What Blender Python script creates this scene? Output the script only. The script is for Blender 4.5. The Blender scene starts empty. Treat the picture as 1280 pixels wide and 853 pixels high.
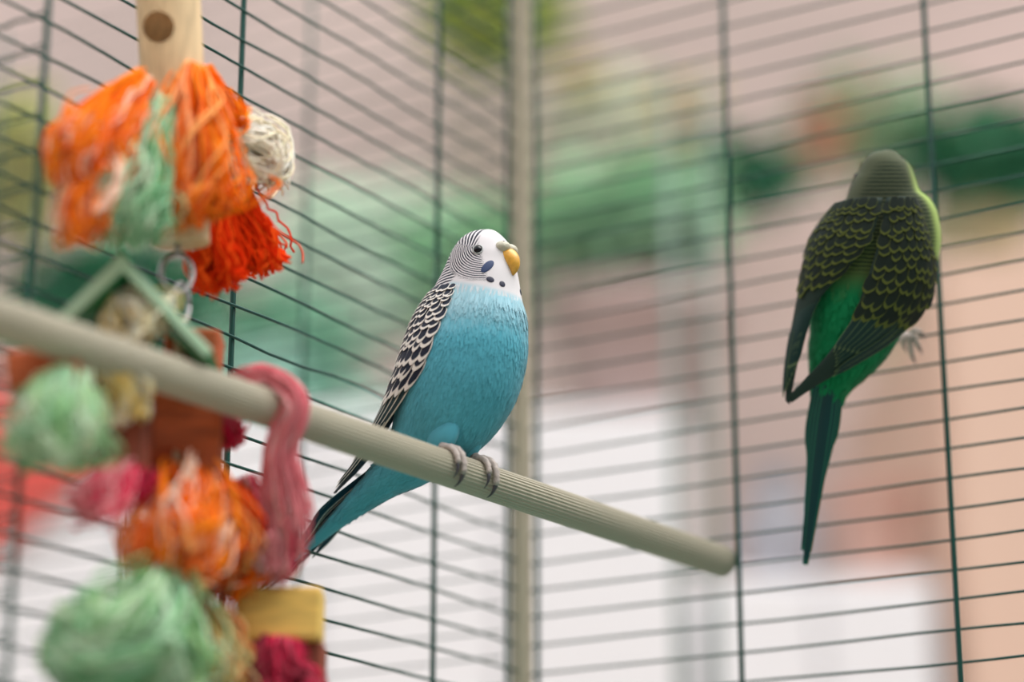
import bpy, math, random
import numpy as np
from mathutils import Vector
from mathutils.bvhtree import BVHTree

random.seed(7)
rng = np.random.default_rng(7)
scene = bpy.context.scene
C = scene.collection

# ------------------------------------------------------------------ camera, light, exposure
H = 0.8                                   # lens height above the floor
F = 3022.0; PT = 0.3023                   # focal length in px of a 1280 px frame, upward tilt
cp, sp = math.cos(PT), math.sin(PT)
cam_d = bpy.data.cameras.new('camera')
cam = bpy.data.objects.new('camera', cam_d); C.objects.link(cam)
cam.location = (0, 0, H); cam.rotation_euler = (math.pi/2 + PT, 0, 0)
cam_d.sensor_fit = 'HORIZONTAL'; cam_d.sensor_width = 36.0; cam_d.lens = 36.0*F/1280
cam_d.clip_start = 0.02
cam_d.dof.use_dof = True; cam_d.dof.focus_distance = 1.045
cam_d.dof.aperture_fstop = (cam_d.lens/1000)/0.036
scene.camera = cam

world = bpy.data.worlds.new('overcast_sky'); scene.world = world; world.use_nodes = True
bg = world.node_tree.nodes['Background']
bg.inputs['Color'].default_value = (0.96, 0.98, 1.0, 1); bg.inputs['Strength'].default_value = 1.1
sun_d = bpy.data.lights.new('sun_offscreen', 'SUN'); sun_d.energy = 2.7; sun_d.angle = math.radians(50)
sun_d.color = (1.0, 0.96, 0.9)
sun = bpy.data.objects.new('sun_offscreen', sun_d); C.objects.link(sun)
sun.rotation_euler = Vector((-0.45, 0.1, -1.0)).to_track_quat('-Z', 'Y').to_euler()
sun.location = (20, -4.5, 45)
vs = scene.view_settings
vs.view_transform = 'Standard'; vs.look = 'None'; vs.gamma = 1.0; vs.exposure = 0.5
vs.use_curve_mapping = False

# ------------------------------------------------------------------ small maths
A3 = lambda *v: np.array(v, float)
def norm(v): v = np.asarray(v, float); return v/np.linalg.norm(v)
def ray(x, y):
    a = (x-640)/F; b = -(y-426.5)/F
    return A3(a, cp-b*sp, sp+b*cp)
CAM = A3(0, 0, H)
def on_plane(x, y, p0, n):                # pixel -> point on a known plane of the scene
    r = ray(x, y); return CAM + r*np.dot(p0-CAM, n)/np.dot(r, n)
def at_y(x, y, Y): return on_plane(x, y, A3(0, Y, 0), A3(0, 1, 0))
def catmull(P, n):
    P = np.asarray(P, float); k = len(P)
    ts = np.linspace(0, k-1, n); out = []
    for t in ts:
        i = min(int(t), k-2); f = t-i
        p1, p2 = P[i], P[i+1]
        p0 = P[i-1] if i > 0 else 2*p1-p2
        p3 = P[i+2] if i+2 < k else 2*p2-p1
        out.append(0.5*(2*p1+(p2-p0)*f+(2*p0-5*p1+4*p2-p3)*f*f+(3*p1-p0-3*p2+p3)*f**3))
    return np.array(out)
def sstep(a, b, x):
    t = np.clip((x-a)/(b-a), 0, 1); return t*t*(3-2*t)

# ------------------------------------------------------------------ materials
MATS = {}
def mat(name, col, rough=0.6, noise=0.0, scale=40.0, metallic=0.0, bump=0.0, stretch=None, spec=0.5, sss=0.0):
    if name in MATS: return MATS[name]
    m = bpy.data.materials.new(name); m.use_nodes = True
    nt = m.node_tree; b = nt.nodes['Principled BSDF']
    b.inputs['Roughness'].default_value = rough; b.inputs['Metallic'].default_value = metallic
    b.inputs['Specular IOR Level'].default_value = spec
    b.inputs['Base Color'].default_value = (*col, 1)
    if noise or bump:
        tc = nt.nodes.new('ShaderNodeTexCoord'); mp = nt.nodes.new('ShaderNodeMapping')
        if stretch: mp.inputs['Scale'].default_value = stretch
        nz = nt.nodes.new('ShaderNodeTexNoise'); nz.inputs['Scale'].default_value = scale
        nz.inputs['Detail'].default_value = 4
        nt.links.new(tc.outputs['Object'], mp.inputs[0]); nt.links.new(mp.outputs[0], nz.inputs['Vector'])
        if noise:
            rp = nt.nodes.new('ShaderNodeValToRGB')
            rp.color_ramp.elements[0].position = 0.3; rp.color_ramp.elements[1].position = 0.7
            rp.color_ramp.elements[0].color = (*[c*(1-noise) for c in col], 1)
            rp.color_ramp.elements[1].color = (*[min(1, c*(1+noise)) for c in col], 1)
            nt.links.new(nz.outputs['Fac'], rp.inputs[0]); nt.links.new(rp.outputs[0], b.inputs['Base Color'])
        if bump:
            bp = nt.nodes.new('ShaderNodeBump'); bp.inputs['Strength'].default_value = bump
            bp.inputs['Distance'].default_value = 0.002
            nt.links.new(nz.outputs['Fac'], bp.inputs['Height']); nt.links.new(bp.outputs[0], b.inputs['Normal'])
    MATS[name] = m; return m
def mat_attr(name, rough=0.8, bars=None, spec=0.2, sheen=0.0):
    """colour from the mesh's own 'Col' attribute; optional dark bars from 'phase' and 'mask'"""
    m = bpy.data.materials.new(name); m.use_nodes = True
    nt = m.node_tree; b = nt.nodes['Principled BSDF']; L = nt.links.new
    b.inputs['Roughness'].default_value = rough; b.inputs['Specular IOR Level'].default_value = spec
    b.inputs['Sheen Weight'].default_value = sheen
    at = nt.nodes.new('ShaderNodeAttribute'); at.attribute_name = 'Col'
    out = at.outputs['Color']
    if bars:
        ph = nt.nodes.new('ShaderNodeAttribute'); ph.attribute_name = 'phase'
        mk = nt.nodes.new('ShaderNodeAttribute'); mk.attribute_name = 'mask'
        tc = nt.nodes.new('ShaderNodeTexCoord'); nz = nt.nodes.new('ShaderNodeTexNoise')
        nz.inputs['Scale'].default_value = 420; L(tc.outputs['Object'], nz.inputs['Vector'])
        ad = nt.nodes.new('ShaderNodeMath'); ad.operation = 'MULTIPLY_ADD'
        L(nz.outputs['Fac'], ad.inputs[0]); ad.inputs[1].default_value = 2.6; L(ph.outputs['Fac'], ad.inputs[2])
        sn = nt.nodes.new('ShaderNodeMath'); sn.operation = 'SINE'; L(ad.outputs[0], sn.inputs[0])
        rm = nt.nodes.new('ShaderNodeMapRange'); rm.inputs['From Min'].default_value = -0.40
        rm.inputs['From Max'].default_value = 0.15; L(sn.outputs[0], rm.inputs['Value'])
        mu = nt.nodes.new('ShaderNodeMath'); mu.operation = 'MULTIPLY'
        L(rm.outputs[0], mu.inputs[0]); L(mk.outputs['Fac'], mu.inputs[1])
        mx = nt.nodes.new('ShaderNodeMix'); mx.data_type = 'RGBA'
        L(mu.outputs[0], mx.inputs['Factor']); L(out, mx.inputs[6]); mx.inputs[7].default_value = (*bars, 1)
        out = mx.outputs[2]
    L(out, b.inputs['Base Color'])
    MATS[name] = m; return m
def mat_feather(name, pale, dark, tip=0.78, side=0.75, curve=0.25, rough=0.6):
    """one feather: dark centre, pale margin, drawn in the feather's own UV"""
    m = bpy.data.materials.new(name); m.use_nodes = True
    nt = m.node_tree; b = nt.nodes['Principled BSDF']; L = nt.links.new
    b.inputs['Roughness'].default_value = rough; b.inputs['Specular IOR Level'].default_value = 0.25
    uv = nt.nodes.new('ShaderNodeUVMap'); sx = nt.nodes.new('ShaderNodeSeparateXYZ'); L(uv.outputs[0], sx.inputs[0])
    def M(op, a, b2=None, c=None):
        n = nt.nodes.new('ShaderNodeMath'); n.operation = op
        for i, v in enumerate((a, b2, c)):
            if v is None: continue
            if isinstance(v, (int, float)): n.inputs[i].default_value = v
            else: L(v, n.inputs[i])
        return n.outputs[0]
    dx = M('ABSOLUTE', M('MULTIPLY_ADD', sx.outputs[0], 2.0, -1.0))
    lim = M('MULTIPLY_ADD', M('MULTIPLY', dx, dx), -curve, tip)          # dark up to y < lim
    f1 = nt.nodes.new('ShaderNodeMapRange'); f1.inputs['From Min'].default_value = -0.03; f1.inputs['From Max'].default_value = 0.03
    L(M('SUBTRACT', sx.outputs[1], lim), f1.inputs['Value'])
    f2 = nt.nodes.new('ShaderNodeMapRange'); f2.inputs['From Min'].default_value = side-0.05; f2.inputs['From Max'].default_value = side+0.05
    L(dx, f2.inputs['Value'])
    fac = M('MAXIMUM', f1.outputs[0], f2.outputs[0])
    mx = nt.nodes.new('ShaderNodeMix'); mx.data_type = 'RGBA'
    L(fac, mx.inputs['Factor']); mx.inputs[6].default_value = (*dark, 1); mx.inputs[7].default_value = (*pale, 1)
    L(mx.outputs[2], b.inputs['Base Color'])
    MATS[name] = m; return m

# ------------------------------------------------------------------ objects
def put(o, parent=None, label=None, cat=None, group=None, kind=None):
    C.objects.link(o)
    if parent is not None: o.parent = parent
    for k, v in (('label', label), ('category', cat), ('group', group), ('kind', kind)):
        if v: o[k] = v
    return o
ORG = {}
def thing(name, origin, label, cat, group=None, kind=None):
    o = bpy.data.objects.new(name, None); o.empty_display_size = 0.02
    o.location = origin; put(o, None, label, cat, group, kind); ORG[o.name] = A3(*origin); return o
def build(name, verts, faces, m, parent=None, smooth=True, label=None, cat=None, group=None, kind=None,
          origin=None, cols=None, uvs=None, floats=None):
    """one mesh object from world-space vertices"""
    verts = np.asarray(verts, float)
    if parent is not None: org = ORG[parent.name]
    else:
        lo, hi = verts.min(0), verts.max(0)
        org = A3((lo[0]+hi[0])/2, (lo[1]+hi[1])/2, lo[2]) if origin is None else A3(*origin)
    me = bpy.data.meshes.new(name)
    me.from_pydata((verts-org).tolist(), [], [list(f) for f in faces])
    if smooth: me.polygons.foreach_set('use_smooth', [True]*len(me.polygons))
    if cols is not None:
        a = me.attributes.new('Col', 'FLOAT_COLOR', 'POINT')
        c4 = np.ones((len(verts), 4)); c4[:, :3] = cols; a.data.foreach_set('color', c4.ravel())
    if floats:
        for k, v in floats.items():
            a = me.attributes.new(k, 'FLOAT', 'POINT'); a.data.foreach_set('value', np.asarray(v, float))
    if uvs is not None:
        ul = me.uv_layers.new(name='UVMap'); idx = np.zeros(len(me.loops), int)
        me.loops.foreach_get('vertex_index', idx); ul.data.foreach_set('uv', np.asarray(uvs)[idx].ravel())
    me.materials.append(m); me.update()
    o = bpy.data.objects.new(name, me)
    if parent is None: o.location = org
    put(o, parent, label, cat, group, kind); ORG[o.name] = org; return o
class Bag:
    """collects shapes into one mesh"""
    def __init__(s): s.v = []; s.f = []; s.c = []; s.n = 0
    def add(s, v, f, col=None):
        s.v.append(np.asarray(v, float)); s.f += [[i+s.n for i in q] for q in f]
        if col is not None:
            col = np.asarray(col, float); s.c.append(np.tile(col, (len(v), 1)) if col.ndim == 1 else col)
        s.n += len(v); return s
    def V(s): return np.vstack(s.v)
    def Cc(s): return np.vstack(s.c) if s.c else None
def box_vf(lo, hi, ax=None, o=None):
    lo, hi = A3(*lo), A3(*hi)
    v = np.array([[(hi if i & 1 else lo)[0], (hi if i & 2 else lo)[1], (hi if i & 4 else lo)[2]] for i in range(8)])
    if ax is not None: v = o + v@np.array(ax)
    return v, [(0, 2, 3, 1), (4, 5, 7, 6), (0, 1, 5, 4), (2, 6, 7, 3), (0, 4, 6, 2), (1, 3, 7, 5)]
def tube(P, R, sides=8, cap=True, ell=1.0, ref=None):
    P = np.asarray(P, float); n = len(P); R = np.broadcast_to(np.asarray(R, float), (n,))
    T = np.gradient(P, axis=0); T /= np.linalg.norm(T, axis=1)[:, None]+1e-12
    if ref is None: ref = A3(0, 0, 1) if abs(T[0, 2]) < 0.9 else A3(1, 0, 0)
    v = []; N = ref-np.dot(ref, T[0])*T[0]; N = norm(N)
    ang = np.linspace(0, 2*math.pi, sides, endpoint=False)
    for i in range(n):
        N = N-np.dot(N, T[i])*T[i]; N = norm(N); Bn = np.cross(T[i], N)
        for a in ang: v.append(P[i]+R[i]*(math.cos(a)*N+ell*math.sin(a)*Bn))
    f = [(i*sides+j, i*sides+(j+1) % sides, (i+1)*sides+(j+1) % sides, (i+1)*sides+j) for i in range(n-1) for j in range(sides)]
    if cap: f += [tuple(range(sides))[::-1], tuple(range((n-1)*sides, n*sides))]
    return np.array(v), f
def bevel(o, w=0.001, seg=2):
    md = o.modifiers.new('bevel', 'BEVEL'); md.width = w; md.segments = seg; md.limit_method = 'ANGLE'; return o

# ------------------------------------------------------------------ the cage planes
YAW = 0.5552
C0 = A3(0.0047, 1.1974, H)
U = A3(-math.sin(YAW), -math.cos(YAW), 0)          # along the side panel, towards the lens
V = A3(math.cos(YAW), -math.sin(YAW), 0)           # along the back panel, to the right
SP = 0.014                                          # wire pitch
Z0, Z1 = H+0.03, H+0.64                             # cage bottom and top
HL, HR = H+0.2564, H+0.2552

# ------------------------------------------------------------------ setting behind the cage
m_floor = mat('floor_tile', (0.32, 0.27, 0.23), 0.7, 0.25, 6)
m_wall = mat('pink_plaster', (0.58, 0.46, 0.43), 0.9, 0.10, 3)
v, f = box_vf((-4, -3, -0.05), (4, 4.2, 0)); build('floor', v, f, m_floor, smooth=False, kind='structure')
v, f = box_vf((-4, 3.7, 0), (4, 3.85, 3.4)); build('wall_back', v, f, m_wall, smooth=False, kind='structure')

m_blocker = mat('blocker_plaster', (0.36, 0.33, 0.30), 0.9, 0.1, 2)  # three unseen walls, added to block low sky light and leave it overhead
v, f = box_vf((-4.15, -3, 0), (-4, 3.7, 3.4)); build('blocker_wall_left', v, f, m_blocker, smooth=False, kind='structure')
v, f = box_vf((4, -3, 0), (4.15, 3.7, 3.4)); build('blocker_wall_right', v, f, m_blocker, smooth=False, kind='structure')
v, f = box_vf((-4.15, -3.15, 0), (4.15, -3, 3.4)); build('blocker_wall_front', v, f, m_blocker, smooth=False, kind='structure')
m_white = mat('white_lacquer', (0.93, 0.92, 0.95), 0.5)
m_peach = mat('peach_lacquer', (0.80, 0.56, 0.44), 0.6, 0.05, 2)
m_terra = mat('terracotta', (0.44, 0.27, 0.23), 0.85, 0.15, 20)
m_grey = mat('grey_glaze', (0.36, 0.36, 0.40), 0.5)
m_red = mat('red_cloth', (0.72, 0.10, 0.08), 0.8, 0.1, 10)
m_soil = mat('soil', (0.05, 0.035, 0.025), 1.0)
m_stem = mat('plant_stem', (0.10, 0.16, 0.05), 0.8)

def cabinet(name, lo, hi, m, label, ndoor):
    t = thing(name, ((lo[0]+hi[0])/2, (lo[1]+hi[1])/2, lo[2]), label, 'cabinet')
    bevel(build('body', *box_vf(lo, hi), m, t, smooth=False), 0.004)
    w = (hi[0]-lo[0])/ndoor
    for i in range(ndoor):
        d = build('door', *box_vf((lo[0]+i*w+0.004, lo[1]-0.018, lo[2]+0.06), (lo[0]+(i+1)*w-0.004, lo[1]-0.001, hi[2]-0.01)), m, t, smooth=False)
        hx = lo[0]+(i+1)*w-0.04 if i % 2 == 0 else lo[0]+i*w+0.04
        zz = (lo[2]+hi[2])/2
        build('handle', *tube([(hx, lo[1]-0.03, zz-0.05), (hx, lo[1]-0.03, zz+0.05)], 0.005), m_grey, d)
    return t
def lathe(o, prof, sides=28):
    v = []; n = len(prof)
    for r, z in prof:
        for k in range(sides):
            a = 2*math.pi*k/sides; v.append(A3(*o)+A3(r*math.cos(a), r*math.sin(a), z))
    f = [(i*sides+j, i*sides+(j+1) % sides, (i+1)*sides+(j+1) % sides, (i+1)*sides+j) for i in range(n-1) for j in range(sides)]
    f += [tuple(range(sides))[::-1], tuple(range((n-1)*sides, n*sides))]
    return np.array(v), f
m_leaf = mat_attr('leaf', 0.55, spec=0.3)
m_petal = mat_attr('petal', 0.7)
def leaf_vf(p, d, up, L, W):
    d = norm(d); s = norm(np.cross(d, up)); n = np.cross(s, d)
    pr = [(0, 0.12, 0), (0.3, 0.9, 0.05), (0.6, 0.85, 0.05), (1, 0.03, -0.12)]
    v = []
    for t, w, z in pr:
        for k in (-1, 0, 1): v.append(p+d*L*t+s*k*W*0.5*w+n*L*(z+(0.06 if k else 0)))
    return v, [(3*i+j, 3*i+j+1, 3*i+j+4, 3*i+j+3) for i in range(3) for j in range(2)]
def plant(name, base, pot_r, pot_h, crown, rad, cols, label, n=420, leaf=0.06, flowers=None, mpot=None, group='potted plants behind the cage'):
    """pot on its support at base; crown centre and radii in metres"""
    base = A3(*base); crown = A3(*crown)
    t = thing(name, base, label, 'plant', group)
    pt = build('pot', *lathe(base, [(pot_r*0.72, 0), (pot_r*0.95, pot_h*0.8), (pot_r*1.06, pot_h*0.82), (pot_r*1.06, pot_h), (pot_r*0.92, pot_h), (pot_r*0.9, pot_h*0.9)]), mpot or m_terra, t)
    build('soil', *lathe(base, [(0.01, pot_h*0.86), (pot_r*0.9, pot_h*0.86), (pot_r*0.9, pot_h*0.9), (0.01, pot_h*0.91)]), m_soil, pt)
    top = base+A3(0, 0, pot_h*0.9)
    for k in range(7):
        e = crown+A3(*(rng.normal(size=3)*0.45))*A3(*rad)
        mid = (top+e)/2+A3(*(rng.normal(size=3)*0.02))
        build('stem', *tube(catmull([top+A3(*(rng.normal(size=2)*0.01), 0), mid, e], 8), np.linspace(0.004, 0.0015, 8), 5), m_stem, t)
    B = Bag()
    for k in range(n):
        q = rng.normal(size=3); q = q/np.linalg.norm(q)*rng.uniform(0.15, 1)**0.5
        p = crown+q*A3(*rad); d = q+A3(0, 0, -0.3)+rng.normal(size=3)*0.5
        c = A3(*cols[rng.integers(len(cols))])*rng.uniform(0.8, 1.2)
        vv, ff = leaf_vf(p, d, A3(0, 0.2, 1)+rng.normal(size=3)*0.4, leaf*rng.uniform(0.7, 1.3), leaf*0.5); B.add(vv, ff, c)
    build('foliage', B.V(), B.f, m_leaf, t, cols=B.Cc())
    if flowers:
        for px, py, Y, r, c in flowers:
            q = at_y(px, py, Y); B = Bag()
            for k in range(26):
                g = norm(rng.normal(size=3)); vv, ff = leaf_vf(q, g, A3(0, 0.3, 1)+rng.normal(size=3)*0.2, r, r*0.8); B.add(vv, ff, A3(*c)*rng.uniform(0.85, 1.1))
            build('blossom', B.V(), B.f, m_petal, t, cols=B.Cc())
    return t
G1 = [(0.40, 0.68, 0.44), (0.52, 0.76, 0.54), (0.30, 0.58, 0.36)]
G2 = [(0.04, 0.24, 0.14), (0.06, 0.30, 0.16), (0.10, 0.34, 0.18)]
G3 = [(0.45, 0.60, 0.12), (0.35, 0.52, 0.12), (0.6, 0.62, 0.2)]
G4 = [(0.78, 0.92, 0.80), (0.68, 0.86, 0.72), (0.85, 0.94, 0.84)]
YB = 2.9
def bgp(x, y, Y=YB): return at_y(x, y, Y)
def bsz(px, Y=YB): return px*Y*1.05/F

# ------------------------------------------------------------------ background furniture and plants
q0 = bgp(-260, 545); q1 = bgp(850, 545); ctop = q1[2]
cabinet('white_cabinet', (q0[0], YB-0.12, 0), (q1[0], YB+0.72, ctop), m_white, 'tall white lacquered cabinet carrying the potted plants', 5)
l0 = bgp(868, 742); l1 = bgp(1150, 742)
cabinet('low_white_cabinet', (l0[0], YB-0.10, 0), (l1[0], YB+0.3, l0[2]), m_white, 'lower white cabinet carrying the grey vase and a salmon pot', 2)
p0 = bgp(1158, 345)
cabinet('peach_cabinet', (p0[0], YB-0.08, 0), (p0[0]+0.75, YB+0.72, p0[2]), m_peach, 'tall peach coloured cabinet standing beside the lower white cabinet', 2)

def on_top(x, Y, ztop):                       # a spot on a cabinet top under pixel column x
    p = bgp(x, 500, Y); return (p[0], Y, ztop)
def crown_at(x, y, Y=YB): return bgp(x, y, Y)
m_mauve = mat('mauve_glaze', (0.47, 0.35, 0.33), 0.7, 0.12, 12)
m_teal = mat('teal_glaze', (0.26, 0.52, 0.42), 0.5, 0.12, 12)
m_olive = mat('olive_glaze', (0.55, 0.55, 0.36), 0.6, 0.1, 12)
m_salmon = mat('salmon_glaze', (0.72, 0.45, 0.37), 0.7, 0.1, 12)
plant('potted_plant', on_top(800, YB+0.02, ctop), bsz(112), bsz(175), crown_at(790, 275), (bsz(125), 0.09, bsz(50)), G1, 'wide mauve pot of green foliage on the white cabinet beside the low cabinet', 420, 0.05, [(835, 130, YB, 0.035, (0.95, 0.80, 0.55)), (880, 115, YB, 0.03, (0.95, 0.85, 0.65)), (850, 165, YB, 0.03, (0.9, 0.66, 0.4))], m_mauve)
plant('potted_plant', (bgp(800, 500, YB+0.3)[0], YB+0.3, ctop), bsz(60), bsz(120), crown_at(900, 222, YB+0.3), (bsz(110), 0.08, bsz(26)), G2, 'dark low spreading plant behind the wide mauve pot', 300, 0.05, None, m_teal)
plant('potted_plant', on_top(420, YB+0.3, ctop), bsz(95), bsz(120), crown_at(450, 325, YB+0.3), (bsz(130), 0.09, bsz(95)), G4, 'pale mint leaved plant in a teal pot on the white cabinet', 420, 0.05, None, m_teal)
plant('potted_plant', on_top(330, YB-0.02, ctop), bsz(62), bsz(90), crown_at(345, 440), (bsz(85), 0.05, bsz(55)), [(0.24, 0.56, 0.40), (0.32, 0.62, 0.46), (0.40, 0.66, 0.52)], 'small sea green plant beside the teal pot', 260, 0.045, None, m_teal)
plant('potted_plant', on_top(165, YB+0.3, ctop), bsz(80), bsz(95), crown_at(150, 385, YB+0.3), (bsz(135), 0.08, bsz(80)), G2, 'dense dark green bush on the white cabinet behind the yarn toy', 560, 0.055, None, m_terra)
plant('potted_plant', on_top(-20, YB+0.02, ctop), bsz(60), bsz(100), crown_at(25, 205), (bsz(62), 0.07, bsz(75)), [(0.62, 0.64, 0.28), (0.5, 0.56, 0.26), (0.7, 0.7, 0.4)], 'tall yellow green plant at the end of the white cabinet', 260, 0.05, None, m_terra)
plant('potted_plant', on_top(610, YB+0.56, ctop), bsz(70), bsz(110), crown_at(620, 15, YB+0.56), (bsz(95), 0.08, bsz(60)), G3, 'very tall lime leaved plant standing behind the corner post', 420, 0.05, [(725, 95, YB+0.5, 0.035, (0.8, 0.68, 0.25))], m_terra)
plant('potted_plant', on_top(590, YB-0.04, ctop), bsz(55), bsz(80), crown_at(585, 330), (bsz(75), 0.06, bsz(70)), G1, 'mid green plant standing in front of the lime leaved one', 300, 0.045, None, m_olive)
zt = p0[2]
plant('potted_plant', (bgp(1235, 345)[0], YB+0.05, zt), bsz(70), bsz(95), crown_at(1240, 200), (bsz(105), 0.08, bsz(48)), G2, 'dark green plant in an olive pot on the peach cabinet', 420, 0.05, None, m_olive)
plant('potted_plant', (bgp(1200, 345)[0], YB+0.5, zt), bsz(45), bsz(70), crown_at(1085, 150, YB+0.5), (bsz(95), 0.08, bsz(55)), [(0.35, 0.55, 0.34), (0.26, 0.46, 0.28)], 'light green plant with salmon blossoms leaning off the peach cabinet', 200, 0.05, [(1040, 150, YB+0.45, 0.05, (0.9, 0.46, 0.36)), (1020, 185, YB+0.45, 0.035, (0.88, 0.48, 0.38)), (1065, 120, YB+0.45, 0.035, (0.9, 0.6, 0.5))], m_olive)
plant('potted_plant', on_top(760, YB+0.56, ctop), bsz(50), bsz(80), crown_at(765, 160, YB+0.56), (bsz(110), 0.08, bsz(75)), [(0.8, 0.84, 0.72), (0.72, 0.78, 0.6), (0.85, 0.84, 0.7)], 'tall cream leaved plant standing behind the wide mauve pot', 230, 0.05, None, m_olive)
# vase and pot on the low cabinet
def vessel(name, x, Y, zt, prof, m, label, cat):
    p = bgp(x, 700, Y); B_ = (p[0], Y, zt)
    t = thing(name, B_, label, cat); build('body', *lathe(B_, [(a, b) for a, b in prof]), m, t)
    n = prof[-1]; build('rim', *tube(np.array([A3(*B_)+A3(n[0]*math.cos(q), n[0]*math.sin(q), n[1]) for q in np.linspace(0, 2*math.pi, 33)]), 0.004, 8), m, t)
r_ = bsz(48); h_ = bsz(150)
vessel('vase', 975, YB, l0[2], [(r_*.6, 0), (r_, h_*.35), (r_*.95, h_*.6), (r_*.5, h_*.85), (r_*.6, h_)], m_grey, 'grey glazed vase standing on the lower white cabinet', 'vase')
r_ = bsz(52); h_ = bsz(130)
vessel('flower_pot', 1098, YB, l0[2], [(r_*.7, 0), (r_*.95, h_*.8), (r_*1.05, h_*.82), (r_*1.05, h_)], m_salmon, 'empty salmon flower pot beside the grey vase', 'pot')
# red cloth hanging over the cabinet's front edge
def drape():
    nx, ny = 26, 22; top = []; xs = np.linspace(-190, 185, nx)
    for i_, x in enumerate(xs):
        p = bgp(x, 545, YB-0.12); frac = (x+190)/375.0
        drop = bsz(205)*(1-max(0, frac-0.45)/0.55*0.75)
        for k in range(ny):
            w = k/(ny-1); fold = 0.007*math.sin(i_*1.1)*min(1, w*2)
            if w < 0.2: top.append(A3(p[0], YB-0.145+0.10*(1-w/0.2), ctop+0.004))
            else: top.append(A3(p[0], YB-0.150-abs(fold)-0.004*((w-.2)), ctop+0.003-drop*(w-0.2)/0.8))
    top = np.array(top); back = top+A3(0, 0.002, -0.0015); q = lambda b, i_, k: b*nx*ny+i_*ny+k; f = []
    for i_ in range(nx-1):
        for k in range(ny-1): f += [(q(0, i_, k), q(0, i_+1, k), q(0, i_+1, k+1), q(0, i_, k+1)), (q(1, i_, k), q(1, i_, k+1), q(1, i_+1, k+1), q(1, i_+1, k))]
    for i_ in range(nx-1): f += [(q(0, i_, 0), q(1, i_, 0), q(1, i_+1, 0), q(0, i_+1, 0)), (q(0, i_, ny-1), q(0, i_+1, ny-1), q(1, i_+1, ny-1), q(1, i_, ny-1))]
    for k in range(ny-1): f += [(q(0, 0, k), q(0, 0, k+1), q(1, 0, k+1), q(1, 0, k)), (q(0, nx-1, k), q(1, nx-1, k), q(1, nx-1, k+1), q(0, nx-1, k+1))]
    return np.vstack([top, back]), f
build('table_runner', *drape(), m_red, label='red cloth hanging over the front edge of the white cabinet', cat='cloth')

rkY = 1.8; m_rack = mat('rack_metal', (0.22, 0.28, 0.26), 0.8, spec=0.1)
ra, rb_ = bgp(843, 500, rkY), bgp(888, 500, rkY); rtop = bgp(860, 90, rkY)[2]
rack = thing('ladder_rack', ((ra[0]+rb_[0])/2, rkY, 0), 'slim grey green metal ladder rack standing behind the back panel', 'rack')
for q in (ra, rb_): build('post', *tube([(q[0], rkY, 0), (q[0], rkY, rtop/2), (q[0], rkY, rtop)], 0.0036, 10), m_rack, rack)
for k in range(int(rtop/0.12)): build('rung', *tube([(ra[0], rkY, 0.1+0.12*k), (rb_[0], rkY, 0.1+0.12*k)], 0.003, 8), m_rack, rack)

# ------------------------------------------------------------------ wires and cages
m_wire = mat('green_wire', (0.004, 0.065, 0.052), 0.38, spec=0.4)
m_post = mat('beige_plastic', (0.50, 0.44, 0.33), 0.55, 0.05, 30)
m_tray = mat('tray_plastic', (0.03, 0.16, 0.13), 0.45)
def wire_h(p0, d, n, t0, t1, z, R, parent, wob=0.0006, off=0.0):
    ts = np.linspace(t0, t1, n)
    P = np.array([p0+d*t for t in ts]); P[:, 2] = z
    w = rng.normal(size=n)*wob; P[:, 2] += w
    P[:, :2] += np.outer(rng.normal(size=n)*wob, A3(-d[1], d[0], 0))[:, :2]
    P = catmull(P, n*2)
    build('wire', *tube(P, R, 6), m_wire, parent)
def wire_v(p, z0, z1, R, parent):
    P = np.array([A3(p[0], p[1], z) for z in np.linspace(z0, z1, 6)])
    build('wire', *tube(P, R, 8), m_wire, parent)
def wire_set(parent, p0, d, t0, t1, zref, verts, inward, RH=0.00075, RV=0.0013, wob=0.0006):
    k0 = math.ceil((zref-Z1)/SP); k1 = math.floor((zref-Z0)/SP)
    for k in range(k0, k1+1): wire_h(p0, d, 9, t0, t1, zref-SP*k, RH, parent, wob)
    for t in verts: wire_v(p0+d*t+inward*(RV+RH-0.0003), Z0, Z1, RV, parent)
def part_empty(name, parent, label=None):
    o = bpy.data.objects.new(name, None); o.empty_display_size = 0.01
    put(o, parent, label); ORG[o.name] = ORG[parent.name]; return o

CW, FR = 0.60, 0.40           # cage width, depth and where the front frame stands
ctr = C0+V*CW/2+U*FR/2
cage = thing('bird_cage', (ctr[0], ctr[1], Z0-0.03), 'green wire bird cage with a beige corner post, housing both budgerigars', 'cage')
side = part_empty('side_panel', cage); wire_set(side, C0, U, 0.0, FR, HL, [0.0105, 0.0769, 0.2361, 0.3953], -V, wob=0.0005)
back = part_empty('back_panel', cage); wire_set(back, C0, V, 0.0, CW, HR, [0.0105, 0.1226, 0.2311, 0.3396, 0.448, 0.5565], U, RH=0.00066, wob=0.0004)
# front frame: only a narrow strip stands beside the open front
PFR = C0+U*FR
gv = on_plane(57, 0, PFR, U); tf = float(np.dot(gv-PFR, V))
front = part_empty('front_panel', cage); wire_set(front, PFR, V, 0.0, tf, HL-0.004, [0.0, tf], -U, wob=0.0003)
def post(p, w, parent):
    ax = np.array([V, -U, A3(0, 0, 1)])
    v, f = box_vf((-w/2, -w/2, Z0), (w/2, w/2, Z1)); v = A3(p[0], p[1], 0)+v@ax
    return bevel(build('corner_post', v, f, m_post, parent, smooth=False), 0.003, 3)
post(C0+V*0.0005+U*0.0005, 0.0095, cage)
post(C0+V*CW, 0.0095, cage); post(PFR, 0.0095, cage)
ax = np.array([V, U, A3(0, 0, 1)])
v, f = box_vf((-0.01, -0.01, Z0-0.03), (CW+0.01, FR+0.01, Z0)); build('tray', A3(C0[0], C0[1], 0)+v@ax, f, m_tray, cage, smooth=False)
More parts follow.
